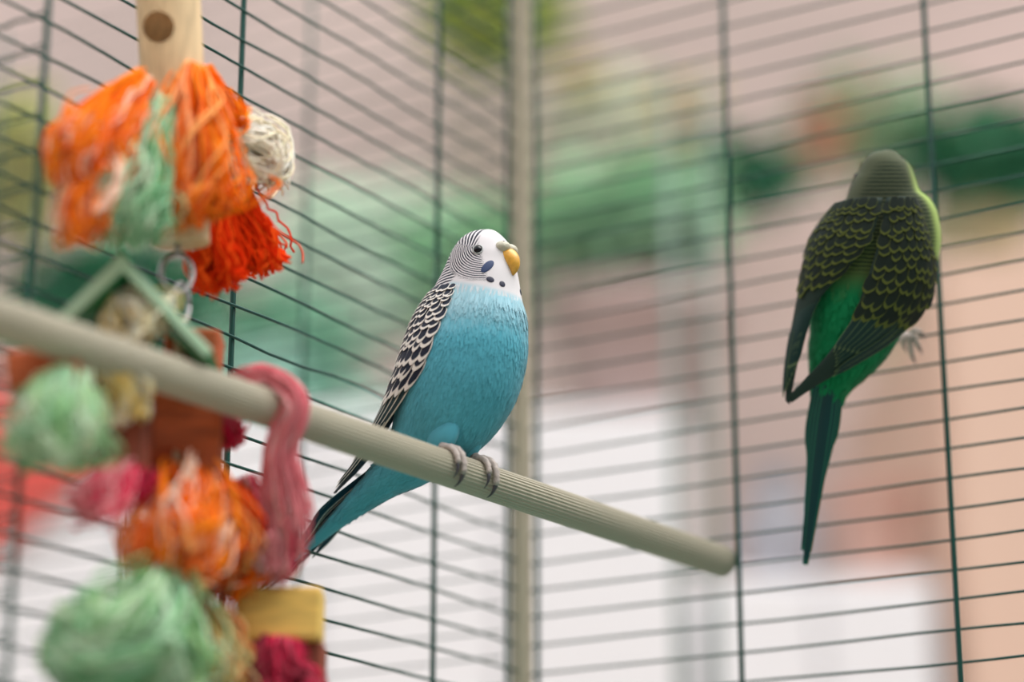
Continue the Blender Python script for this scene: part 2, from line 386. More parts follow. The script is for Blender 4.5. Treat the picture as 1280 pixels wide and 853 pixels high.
# the neighbouring cage: its back panel runs on beyond the side panel
ctr2 = C0-V*0.3
cage2 = thing('bird_cage', (ctr2[0], ctr2[1], Z0-0.03), 'neighbouring empty green wire cage behind the side panel', 'cage')
bp2 = part_empty('back_panel', cage2); wire_set(bp2, C0, -V, 0.012, 0.56, HR-0.004, [0.14, 0.26, 0.38, 0.5], U, RH=0.00048, wob=0.0004)
v, f = box_vf((-0.57, -0.01, Z0-0.03), (-0.0115, 0.3, Z0)); build('tray', A3(C0[0], C0[1], 0)+v@ax, f, m_tray, cage2, smooth=False)
# bench under both cages
m_bench = mat('bench_wood', (0.42, 0.30, 0.2), 0.7, 0.2, 8, stretch=(1, 8, 8))
bench = thing('bench', (C0[0], C0[1]-0.2, 0), 'plain wooden bench carrying the cages', 'bench')
zb = Z0-0.03
v, f = box_vf((-0.60, -0.03, zb-0.03), (CW+0.03, FR+0.03, zb)); build('bench_top', A3(C0[0], C0[1], 0)+v@ax, f, m_bench, bench, smooth=False)
for sx in (-0.56, CW-0.02):
    for sy in (0.0, FR-0.02):
        v, f = box_vf((sx, sy, 0), (sx+0.04, sy+0.04, zb-0.03)); build('leg', A3(C0[0], C0[1], 0)+v@ax, f, m_bench, bench, smooth=False)

# ------------------------------------------------------------------ perch
PY = math.radians(35.1)
PD = A3(math.sin(PY), math.cos(PY), 0); BD = A3(math.cos(PY), -math.sin(PY), 0)
PE = on_plane(905, 703, C0, U)
ZB = 1.03                                             # depth of the rod under the blue bird
KB = ZB/0.98739                                       # bird size that goes with that depth
PB = CAM+ray(588, 596)*ZB
PX = norm(PE-PB)                                      # along the rod, away from the lens
def perch_at_x(x):
    k = (x-640)/F
    z0 = PE[1]*cp+(PE[2]-H)*sp; dz = PX[1]*cp+PX[2]*sp
    t = (PE[0]-k*z0)/(PX[0]-k*dz); return PE-PX*t
PR = 0.0072*KB
def fluted(p0, p1, R, n=30, depth=0.00045):
    d = norm(p1-p0); a1 = norm(np.cross(d, A3(0, 0, 1))); a2 = np.cross(a1, d)
    prof = []
    for k in range(n*4):
        a = 2*math.pi*k/(n*4); r = R-depth*(0.0 if k % 4 in (0, 1) else 1.0); prof.append((a, r))
    P = [p0, p0+d*0.0008, *[p0+(p1-p0)*t for t in np.linspace(0.05, 0.95, 7)], p1-d*0.0008, p1]
    sc = [0.9]+[1]*9+[0.9]
    v = [P[i]+sc[i]*r*(math.cos(a)*a1+math.sin(a)*a2) for i in range(len(P)) for a, r in prof]
    m_ = len(prof)
    f = [(i*m_+j, i*m_+(j+1) % m_, (i+1)*m_+(j+1) % m_, (i+1)*m_+j) for i in range(len(P)-1) for j in range(m_)]
    f += [tuple(range(m_))[::-1], tuple(range((len(P)-1)*m_, len(P)*m_))]
    return np.array(v), f
m_perch = mat('perch_plastic', (0.47, 0.435, 0.345), 0.5, 0.04, 30)
v, f = fluted(PE+PX*0.001, perch_at_x(-60), PR)
build('perch', v, f, m_perch, smooth=False, label='pale grooved rod the blue budgerigar sits on', cat='perch')

# ------------------------------------------------------------------ birds
class Bird:
    def __init__(s, name, O, A, B, L, label, k=1.0):
        s.O, s.M = O, np.array([A, B, L])/1000.0*k
        s.t = thing(name, O, label, 'bird', 'budgerigars in the cage')
    def w(s, P): return s.O+np.asarray(P, float)@s.M
    def loft(s, rows, n=170, sides=120, sq=1.0):
        R = catmull(rows, n); R[:, 2:] = np.maximum(R[:, 2:], 0.02)
        T = np.gradient(R[:, :2], axis=0); T /= np.linalg.norm(T, axis=1)[:, None]
        Nn = np.stack([-T[:, 1], T[:, 0]], 1)
        ang = np.linspace(0, 2*math.pi, sides, endpoint=False)
        P = np.zeros((n, sides, 3))
        P[:, :, 0] = R[:, 0:1]+np.outer(R[:, 2], np.cos(ang))*Nn[:, 0:1]
        P[:, :, 1] = R[:, 1:2]+np.outer(R[:, 2], np.cos(ang))*Nn[:, 1:2]
        P[:, :, 2] = np.outer(R[:, 3], np.sin(ang))
        s.R = R; s.T = T
        fc = [(i*sides+j, i*sides+(j+1) % sides, (i+1)*sides+(j+1) % sides, (i+1)*sides+j) for i in range(n-1) for j in range(sides)]
        fc += [tuple(range(sides))[::-1], tuple(range((n-1)*sides, n*sides))]
        s.P = P.reshape(-1, 3); s.F = fc; s.ring = np.repeat(np.arange(n), sides); s.n, s.sides = n, sides
        return s.P
    def bvh(s): s.tree = BVHTree.FromPolygons([Vector(p) for p in s.P], s.F)
    def snap(s, p, off=0.0):
        loc, nr, i, d = s.tree.find_nearest(Vector(p)); nr = np.array(nr); loc = np.array(loc)
        ctr = np.array([*s.R[s.ring[s.F[i][0]]][:2], 0.0])
        if np.dot(nr, loc-ctr) < 0: nr = -nr
        return loc+nr*off, nr
    def mesh(s, name, v, f, m, parent=None, **k): return build(name, s.w(v), f, m, parent or s.t, **k)
    def feather(s, name, G, m, parent):
        """G: (nu, nv, 3) local grid"""
        nu, nv = G.shape[:2]
        f = [(i*nv+j, i*nv+j+1, (i+1)*nv+j+1, (i+1)*nv+j) for i in range(nu-1) for j in range(nv-1)]
        uv = np.array([[j/(nv-1), i/(nu-1)] for i in range(nu) for j in range(nv)])
        return build(name, s.w(G.reshape(-1, 3)), f, m, parent, uvs=uv)
    def wing(s, outer, mid, inner, rows, flights, mc, mf, mbase, centre, lift=0.9, base_off=0.2):
        K = 60
        g = [catmull(q, K) for q in (outer, mid, inner)]
        ln = np.concatenate([[0], np.cumsum(np.linalg.norm(np.diff(g[1], axis=0), axis=1))]); tot = ln[-1]
        def W(d, v):
            t = np.interp(d, ln, np.arange(K)); i = int(min(t, K-2)); fr = t-i
            a, b, c = [q[i]*(1-fr)+q[i+1]*fr for q in g]
            return a*(2*(v-.5)*(v-1))+b*(-4*v*(v-1))+c*(2*v*(v-.5))
        def Nrm(d, v):
            e = 0.6; p = W(d, v)
            n = np.cross(W(min(d+e, tot), v)-W(max(d-e, 0), v), W(d, min(v+.03, 1))-W(d, max(v-.03, 0)))
            nn = np.linalg.norm(n); n = n/nn if nn > 1e-9 else A3(0, 0, 1)
            return n if np.dot(n, p-centre(p)) > 0 else -n
        # shell
        nu, nv = 40, 12; top = np.zeros((nu, nv, 3)); bot = top.copy()
        for i, d in enumerate(np.linspace(0, tot, nu)):
            for j, vv in enumerate(np.linspace(0, 1, nv)):
                p = W(d, vv); n = Nrm(d, vv); th = 1.2*math.sin(math.pi*min(max((i+1)/(nu+1), 0), 1))*math.sin(math.pi*(j+.3)/(nv-.4))
                top[i, j] = p+n*0.05; bot[i, j] = p-n*(0.3+th)
        q = lambda b, i, j: b*nu*nv+i*nv+j
        f = [(q(0, i, j), q(0, i, j+1), q(0, i+1, j+1), q(0, i+1, j)) for i in range(nu-1) for j in range(nv-1)]
        f += [(q(1, i, j), q(1, i+1, j), q(1, i+1, j+1), q(1, i, j+1)) for i in range(nu-1) for j in range(nv-1)]
        for i in range(nu-1): f += [(q(0, i, 0), q(0, i+1, 0), q(1, i+1, 0), q(1, i, 0)), (q(0, i, nv-1), q(1, i, nv-1), q(1, i+1, nv-1), q(0, i+1, nv-1))]
        for j in range(nv-1): f += [(q(0, 0, j), q(1, 0, j), q(1, 0, j+1), q(0, 0, j+1)), (q(0, nu-1, j), q(0, nu-1, j+1), q(1, nu-1, j+1), q(1, nu-1, j))]
        wg = s.mesh('wing', np.vstack([top.reshape(-1, 3), bot.reshape(-1, 3)]), f, mbase)
        def lay(d0, v0, L, Wd, m, name, skew=0.0, dv_end=0.0, taper=0.0, off=0.0):
            nu, nv = 8, 5; G = np.zeros((nu, nv, 3))
            for i in range(nu):
                t = i/(nu-1); d = min(d0+L*t, tot)
                wd = np.linalg.norm(W(d, 1)-W(d, .5))+np.linalg.norm(W(d, .5)-W(d, 0))+1e-6
                prof = math.sqrt(max(0.02, 1-max(0, (t-0.62)/0.38)**2))*(0.65+0.35*min(1, t*3))*(1-taper*t)
                for j in range(nv):
                    x = (j/(nv-1)-.5)*Wd*prof
                    vv = v0+dv_end*t+(x+skew*t)/wd
                    vc = min(max(vv, -0.04), 1.04)
                    G[i, j] = W(d, vc)+Nrm(d, min(max(vc, 0), 1))*(base_off+off+lift*t+0.15*(1-(2*j/(nv-1)-1)**2))
            s.feather(name, G, m, wg)
        for r, (d, L, Wd) in enumerate(rows):
            wd = np.linalg.norm(W(d, 1)-W(d, .5))+np.linalg.norm(W(d, .5)-W(d, 0))
            n = max(2, int(round(wd/(Wd*0.86))))
            for k in range(n):
                vv = (k+(0.5 if r % 2 else 0.15)+rng.uniform(-.2, .2))/n
                lay(d+rng.uniform(-.9, .9), min(vv, 1), L*rng.uniform(.82, 1.15), Wd*rng.uniform(.85, 1.12), mc, 'covert_feather')
        for fi, (d, v0, L, Wd, dv, tp) in enumerate(flights): lay(d, v0, L, Wd, mf, 'flight_feather', dv_end=dv, taper=tp, off=-0.45+0.10*(fi % 10))
        return wg
    def strip(s, name, pts, widths, side, m, parent=None, arch=0.25):
        """long feather along local points; side = unit vector of its width"""
        P = catmull(pts, 16); w = np.interp(np.linspace(0, 1, 16), np.linspace(0, 1, len(widths)), widths)
        side = norm(side); T = norm(P[-1]-P[0]); nr = norm(np.cross(T, side))
        G = np.array([[P[i]+side*w[i]*x*.5+nr*arch*(1-(2*abs(x))**2*.5) for x in np.linspace(-1, 1, 5)] for i in range(16)])
        return s.feather(name, G, m, parent or s.t)
    def plumage(s, n, colfun, accept, L=5.0, Wd=1.5, lift=0.6):
        B = Bag(); cnt = 0; nq = s.n*s.sides
        area = None
        V_ = s.P; Fq = np.array(s.F[:-2]); ce = V_[Fq].mean(1)
        e1 = V_[Fq[:, 1]]-V_[Fq[:, 0]]; e2 = V_[Fq[:, 3]]-V_[Fq[:, 0]]
        nr = np.cross(e1, e2); ar = np.linalg.norm(nr, axis=1); nr /= ar[:, None]+1e-12
        cc = np.zeros_like(ce); cc[:, :2] = s.R[s.ring[Fq[:, 0]]][:, :2]
        fl = np.einsum('ij,ij->i', nr, ce-cc) < 0; nr[fl] *= -1
        acc = accept(ce, nr); pr = ar*acc; pr /= pr.sum()
        cols = colfun(ce, nr)
        for i in rng.choice(len(ce), n, p=pr):
            t = A3(*s.T[s.ring[Fq[i, 0]]], 0)+rng.normal(size=3)*0.16
            t = norm(t-np.dot(t, nr[i])*nr[i]); sd = np.cross(t, nr[i])
            l = L*rng.uniform(.6, 1.3); w = Wd*rng.uniform(.7, 1.2); p = ce[i]+nr[i]*0.03+sd*rng.normal()*0.3
            up = nr[i]*lift*rng.uniform(.3, 1.3)
            vv = [p, p+t*l*.45+sd*w*.5+up*.8, p+t*l*.45-sd*w*.5+up*.8, p+t*l*.85+sd*w*.33+up, p+t*l*.85-sd*w*.33+up, p+t*l+up*.8]
            B.add(vv, [(0, 1, 2), (1, 3, 4, 2), (3, 5, 4)], np.clip(cols[i]*rng.uniform(.92, 1.1), 0, 1))
        return build('plumage', s.w(B.V()), B.f, m_plume, s.t, cols=B.Cc(), kind='stuff')
m_plume = mat_attr('plume', 0.85, spec=0.1, sheen=0.2)
m_blue_body = mat_attr('blue_budgie_plumage', 0.85, bars=(0.012, 0.018, 0.04), spec=0.1, sheen=0.2)
m_green_body = mat_attr('green_budgie_plumage', 0.85, bars=(0.015, 0.03, 0.02), spec=0.1, sheen=0.1)
m_eye = mat('eye', (0.004, 0.006, 0.010), 0.1, spec=0.25)
m_eyering = mat('eye_ring', (0.42, 0.45, 0.45), 0.6)
m_cere = mat('cere', (0.52, 0.50, 0.40), 0.55, 0.12, 500, bump=0.3)
m_cerepore = mat('nostril', (0.06, 0.04, 0.04), 0.8)
m_beak = mat('beak_horn', (0.74, 0.39, 0.055), 0.35, 0.22, 260)
m_foot = mat('bird_foot', (0.46, 0.40, 0.37), 0.6, 0.15, 600, bump=0.4)
m_claw = mat('claw', (0.06, 0.06, 0.075), 0.35)

# ---- blue budgerigar
S = perch_at_x(588)
bb = Bird('blue_budgerigar', S+A3(0, 0, PR), BD, A3(0, 0, 1), -PD, 'sky blue budgerigar with white face perched on the pale rod', KB)
z7 = -7.2
rows = [(8.2, 105.2, .3, .3), (8.1, 104, 5.4, 5.0), (7.4, 100.8, 10.0, 9.0), (6.2, 95.5, 13.4, 11.8), (5.2, 90, 15.2, 13.6), (4.2, 83, 17.6, 15.6), (2.8, 75, 20.4, 18),
        (1.4, 65, 23.4, 21), (-1.4, 54, 25.4, 23.6), (-6.2, 42.5, 25.8, 24.4), (-12.4, 31, 23.2, 22.6), (-20.5, 20.5, 18, 18), (-30.5, 12, 12.2, 13), (-43, 5.4, 8.0, 9.6), (-57, -2.2, 5.0, 6.8), (-70, -9.6, 3.0, 4.4), (-83, -17.5, 1.5, 2.6), (-93, -23.5, 0.4, 0.6)]
rows = [(a, b+z7, r1, r2) for a, b, r1, r2 in rows]
P = bb.loft(rows); bb.bvh()
EYE = A3(12.2, 93.2+z7, 0)
def barline(b): return -3.0+(b-74)*0.85
def blue_cols(P, N=None):
    a, b, l = P[:, 0], P[:, 1]-z7, np.abs(P[:, 2])
    white = A3(0.70, 0.68, 0.71); pale = A3(0.37, 0.60, 0.70); blue = A3(0.10, 0.43, 0.56)
    t1 = (sstep(80.2, 77.2, b+0.26*np.maximum(0, a-2))*sstep(-1.2, 1.2, a-barline(b)))[:, None]; t1 = np.maximum(t1, sstep(72, 69, b)[:, None]); t2 = sstep(77, 55, b)[:, None]
    c = pale*(1-t2)+blue*t2
    return white*(1-t1)+c*t1
def blue_bars(P):
    a, b, l = P[:, 0], P[:, 1]-z7, np.abs(P[:, 2])
    ca, cb = 7.5, 87.0
    th = np.arctan2(b-cb, a-ca); th = np.where(th < -math.pi/2, th+2*math.pi, th)
    arc = np.where(th <= math.pi, th*13.0, math.pi*13+(cb-b)*1.0)
    ph_c = arc*2*math.pi/1.7
    ph_n = (math.pi*13)*2*math.pi/1.7+(cb-b)*2*math.pi/1.45
    ph = np.where(b > cb, ph_c, ph_n)
    e = np.sqrt((a-14.5)**2+(b-95.5)**2+(0.4*(l-10.5))**2)
    ph_k = e*2*math.pi/0.95
    cheek = sstep(95.5, 93.5, b+0.35*(a-9)) * sstep(18.5, 16.5, e) * sstep(4, 5, l) * sstep(14.4, 13.2, a+0.3*(b-88))*sstep(78.2, 79.8, b+0.1*a)
    edge = np.where(b > 92, 10.6-0.1*(b-96), barline(b))
    back_ = sstep(1.0, -0.8, a-edge)*sstep(69, 71.5, b)
    ph = np.where(cheek > 0.5, ph_k, ph)
    return ph, np.clip(np.maximum(cheek*0.9, back_), 0, 1)
ph, mk = blue_bars(P)
body = bb.mesh('body', P, bb.F, m_blue_body, cols=blue_cols(P), floats={'phase': ph, 'mask': mk})
def acc_blue(ce, n):
    b = ce[:, 1]-z7; a = ce[:, 0]
    return sstep(80.5, 77.5, b+0.26*np.maximum(0, a-2))*np.where(b > 68, sstep(-1, 2, a-barline(b)), 1.0)*np.where((a < -10) & (b > 30), 0.1, 1.0)*sstep(-12, -4, b)
bb.plumage(15000, blue_cols, acc_blue, 5.5, 0.8, 0.07)

def smooth_disc(bird, name, c, ru, rv, rot, m, off=0.25, parent=None, dome=0.15):
    """feather patch hugging the body"""
    p0, n = bird.snap(c); u = norm(np.cross(A3(0, 1, 0), n)) if abs(n[1]) < .95 else A3(1, 0, 0); w = np.cross(n, u)
    u, w = u*math.cos(rot)+w*math.sin(rot), -u*math.sin(rot)+w*math.cos(rot)
    v = [bird.snap(p0, off+dome)[0]]; f = []; k = 20
    for r in (0.5, 0.85, 1.0):
        for j in range(k):
            t = 2*math.pi*j/k
            v.append(bird.snap(p0+u*ru*r*math.cos(t)+w*rv*r*math.sin(t), off*(1.4-r) if r == 1 else off)[0])
    f += [(0, 1+j, 1+(j+1) % k) for j in range(k)]
    for q in range(2): f += [(1+q*k+j, 1+(q+1)*k+j, 1+(q+1)*k+(j+1) % k, 1+q*k+(j+1) % k) for j in range(k)]
    return bird.mesh(name, v, f, m, parent)
m_patch = mat('cheek_blue', (0.012, 0.035, 0.12), 0.6)
m_spot = mat('throat_black', (0.008, 0.012, 0.04), 0.6)
def ball(c, r, seg=16, ell=(1, 1, 1)):
    v = []; f = []
    for i in range(seg//2+1):
        th = math.pi*i/(seg//2)
        for j in range(seg):
            p = 2*math.pi*j/seg; v.append(A3(*c)+r*A3(math.sin(th)*math.cos(p), math.sin(th)*math.sin(p), math.cos(th))*A3(*ell))
    for i in range(seg//2):
        for j in range(seg): f.append((i*seg+j, i*seg+(j+1) % seg, (i+1)*seg+(j+1) % seg, (i+1)*seg+j))
    return np.array(v), f
for sgn in (1, -1):
    e, n = bb.snap(EYE+A3(0, 0, 13*sgn))
    ey = bb.mesh('eye', *ball(e-n*0.75, 2.05), m_eye)
    u1 = norm(np.cross(n, A3(0, 1, 0))); u2 = np.cross(n, u1)
    ring = np.array([e+n*0.15+2.05*(math.cos(t)*u1+math.sin(t)*u2) for t in np.linspace(0, 2*math.pi, 25)])
    bb.mesh('eye_ring', *tube(ring, 0.28, 6), m_eyering, ey)
    smooth_disc(bb, 'cheek_patch', A3(15.8, 84.6+z7, 10.5*sgn), 3.7, 1.75, 0.85 if sgn > 0 else -0.85, m_patch)
    smooth_disc(bb, 'throat_spot', A3(17.2, 78.6+z7, 10.5*sgn), 1.7, 1.3, -0.3, m_spot)
    smooth_disc(bb, 'throat_spot', A3(21.5, 77.4+z7, 7.0*sgn), 1.4, 1.35, 0.2, m_spot)
# cere and beak
def lobed(rows_, sides=24):
    """rows: (a, b, along-normal radius, lateral radius) swept in the sagittal plane"""
    R = catmull(rows_, 26); T = np.gradient(R[:, :2], axis=0); T /= np.linalg.norm(T, axis=1)[:, None]
    v = []
    for (a, b, r1, r2), t in zip(R, T):
        for j in range(sides):
            q = 2*math.pi*j/sides; v.append(A3(a-t[1]*max(r1, .03)*math.cos(q), b+t[0]*max(r1, .03)*math.cos(q), max(r2, .03)*math.sin(q)))
    n = len(R)
    f = [(i*sides+j, i*sides+(j+1) % sides, (i+1)*sides+(j+1) % sides, (i+1)*sides+j) for i in range(n-1) for j in range(sides)]
    return np.array(v), f+[tuple(range(sides))[::-1], tuple(range((n-1)*sides, n*sides))]
bk = bb.mesh('beak', *lobed([(14.6, 91.6+z7, 2.8, 3.4), (17.8, 91.8+z7, 3.6, 3.9), (20.4, 90.0+z7, 3.4, 3.5), (21.7, 87.0+z7, 2.6, 2.6), (21.7, 84.6+z7, 1.5, 1.5), (21.0, 82.6+z7, 0.3, 0.4)]), m_beak)
bb.mesh('lower_mandible', *lobed([(15.5, 87.4+z7, 1.8, 2.4), (18.0, 86.0+z7, 1.7, 2.3), (19.9, 85.4+z7, 1.1, 1.6), (20.6, 85.4+z7, .3, .6)]), m_cere, bk)
for sgn in (1, -1):
    ce = bb.mesh('cere', *ball((17.9, 94.9+z7, 2.5*sgn), 3.3, 18, (1.0, 0.82, 1.12)), m_cere)
    bb.mesh('nostril', *ball((19.3, 96.6+z7, 4.0*sgn), 0.6, 10), m_cerepore, ce)

# wings
WO = [(1.5, 78, 16.6), (-0.5, 67, 20.6), (-3.5, 55, 23.8), (-8.5, 43, 24.8), (-18, 32, 23.4), (-30.5, 21.5, 19.8), (-46, 10, 14.2), (-63, 0, 9.5)]
WM = [(-11, 79, 14.5), (-17.5, 67.5, 18.0), (-22, 55, 19.8), (-26.5, 43, 20.3), (-33, 32, 18.2), (-41.5, 21, 14.8), (-52, 10.5, 10.8), (-65, 0.5, 8.6)]
WI = [(-17.0, 80, 4.0), (-24, 68.5, 4.0), (-29.5, 56, 3.4), (-34, 44, 2.8), (-38.5, 33, 2.4), (-45, 23, 2.4), (-54, 12, 3.0), (-66, 1, 6.5)]
m_cov = mat_feather('covert_white', (0.80, 0.77, 0.72), (0.010, 0.016, 0.035), 0.80, 0.82, 0.28)
m_flt = mat_feather('flight_blue', (0.66, 0.64, 0.56), (0.014, 0.04, 0.05), 0.96, 0.70, 0.03)
m_wbase = mat('wing_dark', (0.03, 0.045, 0.06), 0.8)
RW = [(0, 5, 2.9), (2.2, 5, 3.0), (4.5, 5.2, 3.1), (6.9, 5.4, 3.3), (9.4, 5.8, 3.4), (12.1, 6.2, 3.6), (15, 6.6, 3.8), (18.1, 7, 4.0), (21.4, 7.6, 4.1), (25, 8.4, 4.3), (29, 10, 4.4), (33.5, 12, 4.5), (38.5, 15, 4.6)]
FL = [(44, 0.06+0.1*k, 30-0.6*k, 5.2, 0.0, 0.15) for k in range(10)]+[(54, 0.04+0.07*k, 33-1.2*abs(k-3), 4.2, 0.0, 0.2) for k in range(8)]+[(66, 0.06+0.12*k, 32-2.0*k, 3.6, 0.05, 0.35) for k in range(7)]
for sgn in (1, -1):
    mir = lambda Q: [(a+2.4*float(sstep(12, 40, b)), b+z7, l*sgn) for a, b, l in Q]
    bb.wing(mir(WO), mir(WM), mir(WI), RW, FL, m_cov, m_flt, m_wbase, lambda p: A3(-8, p[1], 0), 0.9)
# tail
m_tail = mat_feather('tail_blue', (0.50, 0.53, 0.50), (0.010, 0.045, 0.075), 0.985, 0.80, 0.02, 0.45)
for k, (l0, l1, a1, b1) in enumerate(((0, 0, -116, -38), (3.0, 2.0, -113, -37), (-3.0, -2.0, -113, -37), (5.6, 3.6, -100, -29), (-5.6, -3.6, -100, -29), (7.6, 6.0, -88, -22), (-7.6, -6.0, -88, -22))):
    off = 1.6-0.22*k
    bb.strip('tail_feather', [(-46, 8.5+z7+off, l0*.8), (-70, -5.5+z7+off, l0), ((a1-70)/2, (b1-5.5)/2+z7+off*.7, (l0+l1)/2), (a1, b1+z7+off*.4, l1)], [3.5, 5.4, 5.4, 4.6, 0.5], (0.12, 0.1, 1), m_tail)
# feet
def foot(bird, l0, splay, far=False):
    """toes closed around the rod: local origin is the rod's top"""
    ctr = A3(0, -PR*1000, 0); R0 = PR*1000
    ankle = A3(-1.5, 1.9, l0)
    sh = bird.mesh('foot', *tube(catmull([(-9, 14, l0*0.55), (-5.0, 7.0, l0*0.86), ankle, (1.0, 1.3, l0)], 12), [2.6, 2.4, 2.2, 2.1, 2.0, 2.0, 2.0, 2.0, 2.0, 1.9, 1.8, 1.5], 12), m_foot)
    def toe(t0, t1, la, lb, r, nail):
        a = np.linspace(t0, t1, 12); P = []
        for i, q in enumerate(a):
            fr = i/11; rr = R0+r*0.85
            P.append(ctr+A3(math.cos(q)*rr, math.sin(q)*rr, la+(lb-la)*fr))
        rad = r*(1-0.28*np.linspace(0, 1, 12))*(1+0.09*np.cos(np.arange(12)*math.pi))
        tb = bird.mesh('toe', *tube(P, rad, 10), m_foot, sh)
        q = t1; dq = (t1-t0)/11; Q = []
        for i in range(9):
            fr = i/8; ang = q+np.sign(dq)*0.75*fr*nail
            rr = R0+0.75*r+0.4*math.sin(math.pi*fr)-0.25*fr
            Q.append(ctr+A3(math.cos(ang)*rr, math.sin(ang)*rr, lb+(lb-la)*0.05*fr))
        bird.mesh('claw', *tube(Q, np.linspace(r*0.62, 0.12, 9), 8), m_claw, tb)
    rad = math.radians
    toe(rad(100), rad(-22), l0-0.8, l0-0.8-splay*0.5, 1.75, 1.0)
    toe(rad(100), rad(2), l0+1.6, l0+1.6+splay, 1.55, 1.0)
    toe(rad(85), rad(165), l0-0.5, l0-1.4-splay, 1.5, 1.0)
    toe(rad(85), rad(150), l0+1.0, l0+1.5+splay, 1.3, 1.0)
class RodFrame(Bird):
    def __init__(s): s.t = bb.t; s.O = bb.O; a = norm(np.cross(PX, A3(0, 0, 1))); s.M = np.array([a, np.cross(a, PX), -PX])/1000.0*KB
rf = RodFrame()
foot(rf, 14.5, 0.8); foot(rf, -5.0, 1.6)

for sgn, l_ in ((1, 12.0), (-1, -4.5)):
    v, f = ball((-5.0, 8.5, l_), 1.0, 24, (7.5, 8.0, 4.5)); v[:, 0] += 0.25*(v[:, 1]-9.5)
    bb.mesh('thigh_feathers', v, f, m_plume, cols=blue_cols(v))

# ---- green budgerigar clinging to the back panel
gz = 1.098
GO = CAM+ray(1080, 350)*gz
gb = Bird('green_budgerigar', GO, A3(1, 0, 0), A3(0, -sp, cp), A3(0, -cp, -sp), 'green and black budgerigar clinging to the cage wires with its back turned')
K_ = gz/F*1000
g = lambda x, y, d=0.0: A3((x-1080)*K_, -(y-350)*K_, d)
def gr(x, y, rn, rl): return (*g(x, y)[:2], rn*K_, rl)
grows = [gr(1108, 187, .5, .3), gr(1108, 191, 14, 5.5), gr(1107, 202, 27, 10), gr(1107, 220, 36, 12.8), gr(1106, 242, 46, 14.5), gr(1107, 268, 66, 16.5), gr(1101, 300, 75, 18.5), gr(1086, 340, 72, 19), gr(1075, 380, 64, 18), gr(1064, 418, 54, 16),
         gr(1050, 450, 42, 13), gr(1040, 476, 29, 10), gr(1034, 500, 20, 7.5), gr(1029, 524, 14, 5), gr(1024, 550, 10, 3), gr(1020, 575, 5, 1.2)]
PG = gb.loft(grows, 150, 100); gb.bvh()
def green_cols(P, N=None):
    x, y, d = P[:, 0]/K_+1080, 350-P[:, 1]/K_, P[:, 2]
    green = A3(0.006, 0.21, 0.075); olive = A3(0.09, 0.13, 0.04); head = A3(0.085, 0.10, 0.06); lime = A3(0.36, 0.5, 0.14)
    t = sstep(255, 330, y)[:, None]; c = head*(1-t)+olive*t
    rump = sstep(335, 375, y)[:, None]; c = c*(1-rump)+green*rump
    front_ = (sstep(12, 7, d)*sstep(350, 310, y)*sstep(1125, 1150, x))[:, None]
    c = c*(1-front_)+lime*front_
    return c
xg, yg = PG[:, 0]/K_+1080, 350-PG[:, 1]/K_
phg = (yg+0.0007*(xg-1105)**2)*2*math.pi/5.0
mkg = sstep(196, 206, yg)*sstep(352, 330, yg)*sstep(8, 12, PG[:, 2])*0.85
gb.mesh('body', PG, gb.F, m_green_body, cols=green_cols(PG), floats={'phase': phg, 'mask': mkg})
gb.plumage(2600, green_cols, lambda ce, n: sstep(345, 375, 350-ce[:, 1]/K_)+0.4*sstep(3, -3, ce[:, 2]), 5.0, 1.6, 0.5)
def gcurve(px, ds): return [g(x, y, d) for (x, y), d in zip(px, ds)]
gRO = gcurve([(1142, 262), (1162, 300), (1166, 350), (1150, 392), (1110, 428), (1062, 455), (1016, 482), (985, 503)], [4, 5, 6, 8, 11, 13, 13.5, 13])
gRM = gcurve([(1135, 250), (1138, 300), (1130, 348), (1108, 390), (1075, 422), (1042, 448), (1010, 475), (983, 499)], [17, 19, 20, 20, 18.5, 17, 15, 13.5])
gRI = gcurve([(1100, 250), (1090, 300), (1076, 348), (1062, 388), (1048, 415), (1025, 447), (1003, 471), (981, 495)], [18.8, 21.5, 22, 21, 19, 16.8, 15, 13.5])
gLO = gcurve([(1036, 262), (1011, 300), (999, 350), (990, 395), (984, 430), (980, 465), (979, 500)], [5, 5, 5, 6, 7, 8, 9])
gLM = gcurve([(1052, 252), (1030, 300), (1014, 345), (1001, 388), (991, 425), (984, 463), (981, 503)], [15, 16, 15, 13, 11.5, 10.5, 10])
gLI = gcurve([(1096, 250), (1080, 300), (1054, 335), (1018, 376), (1003, 415), (993, 457), (984, 505)], [18.8, 21.5, 20.5, 16, 13, 11, 10])
m_gcov = mat_feather('covert_olive', (0.10, 0.12, 0.022), (0.006, 0.015, 0.010), 0.86, 0.94, 0.25)
m_gflt = mat_feather('flight_green', (0.16, 0.22, 0.10), (0.010, 0.035, 0.032), 0.97, 0.86, 0.03)
m_gbase = mat('wing_dark_green', (0.012, 0.03, 0.022), 0.8)
RG = [(0, 6, 3.6), (2.8, 6, 3.8), (5.8, 6.5, 4), (9, 7, 4.2), (12.6, 7.4, 4.5), (16.4, 8, 4.8), (20.4, 8.6, 5), (24.8, 9.2, 5.2), (29.5, 10, 5.4), (34.5, 11, 5.6), (40, 13, 5.6), (46, 15, 5.6)]
FG = [(52, 0.08+0.12*k, 28, 4.6, 0, .2) for k in range(8)]+[(62, 0.08+0.13*k, 32-2*k, 3.6, 0, .3) for k in range(7)]
gb.wing(gRO, gRM, gRI, RG, FG, m_gcov, m_gflt, m_gbase, lambda p: A3(0, p[1], -6), 0.8)
gb.wing(gLO, gLM, gLI, RG[:10], FG, m_gcov, m_gflt, m_gbase, lambda p: A3(0, p[1], -6), 0.8)
m_gtail = mat_feather('tail_green', (0.02, 0.16, 0.10), (0.006, 0.045, 0.05), 0.99, 0.84, 0.02, 0.45)
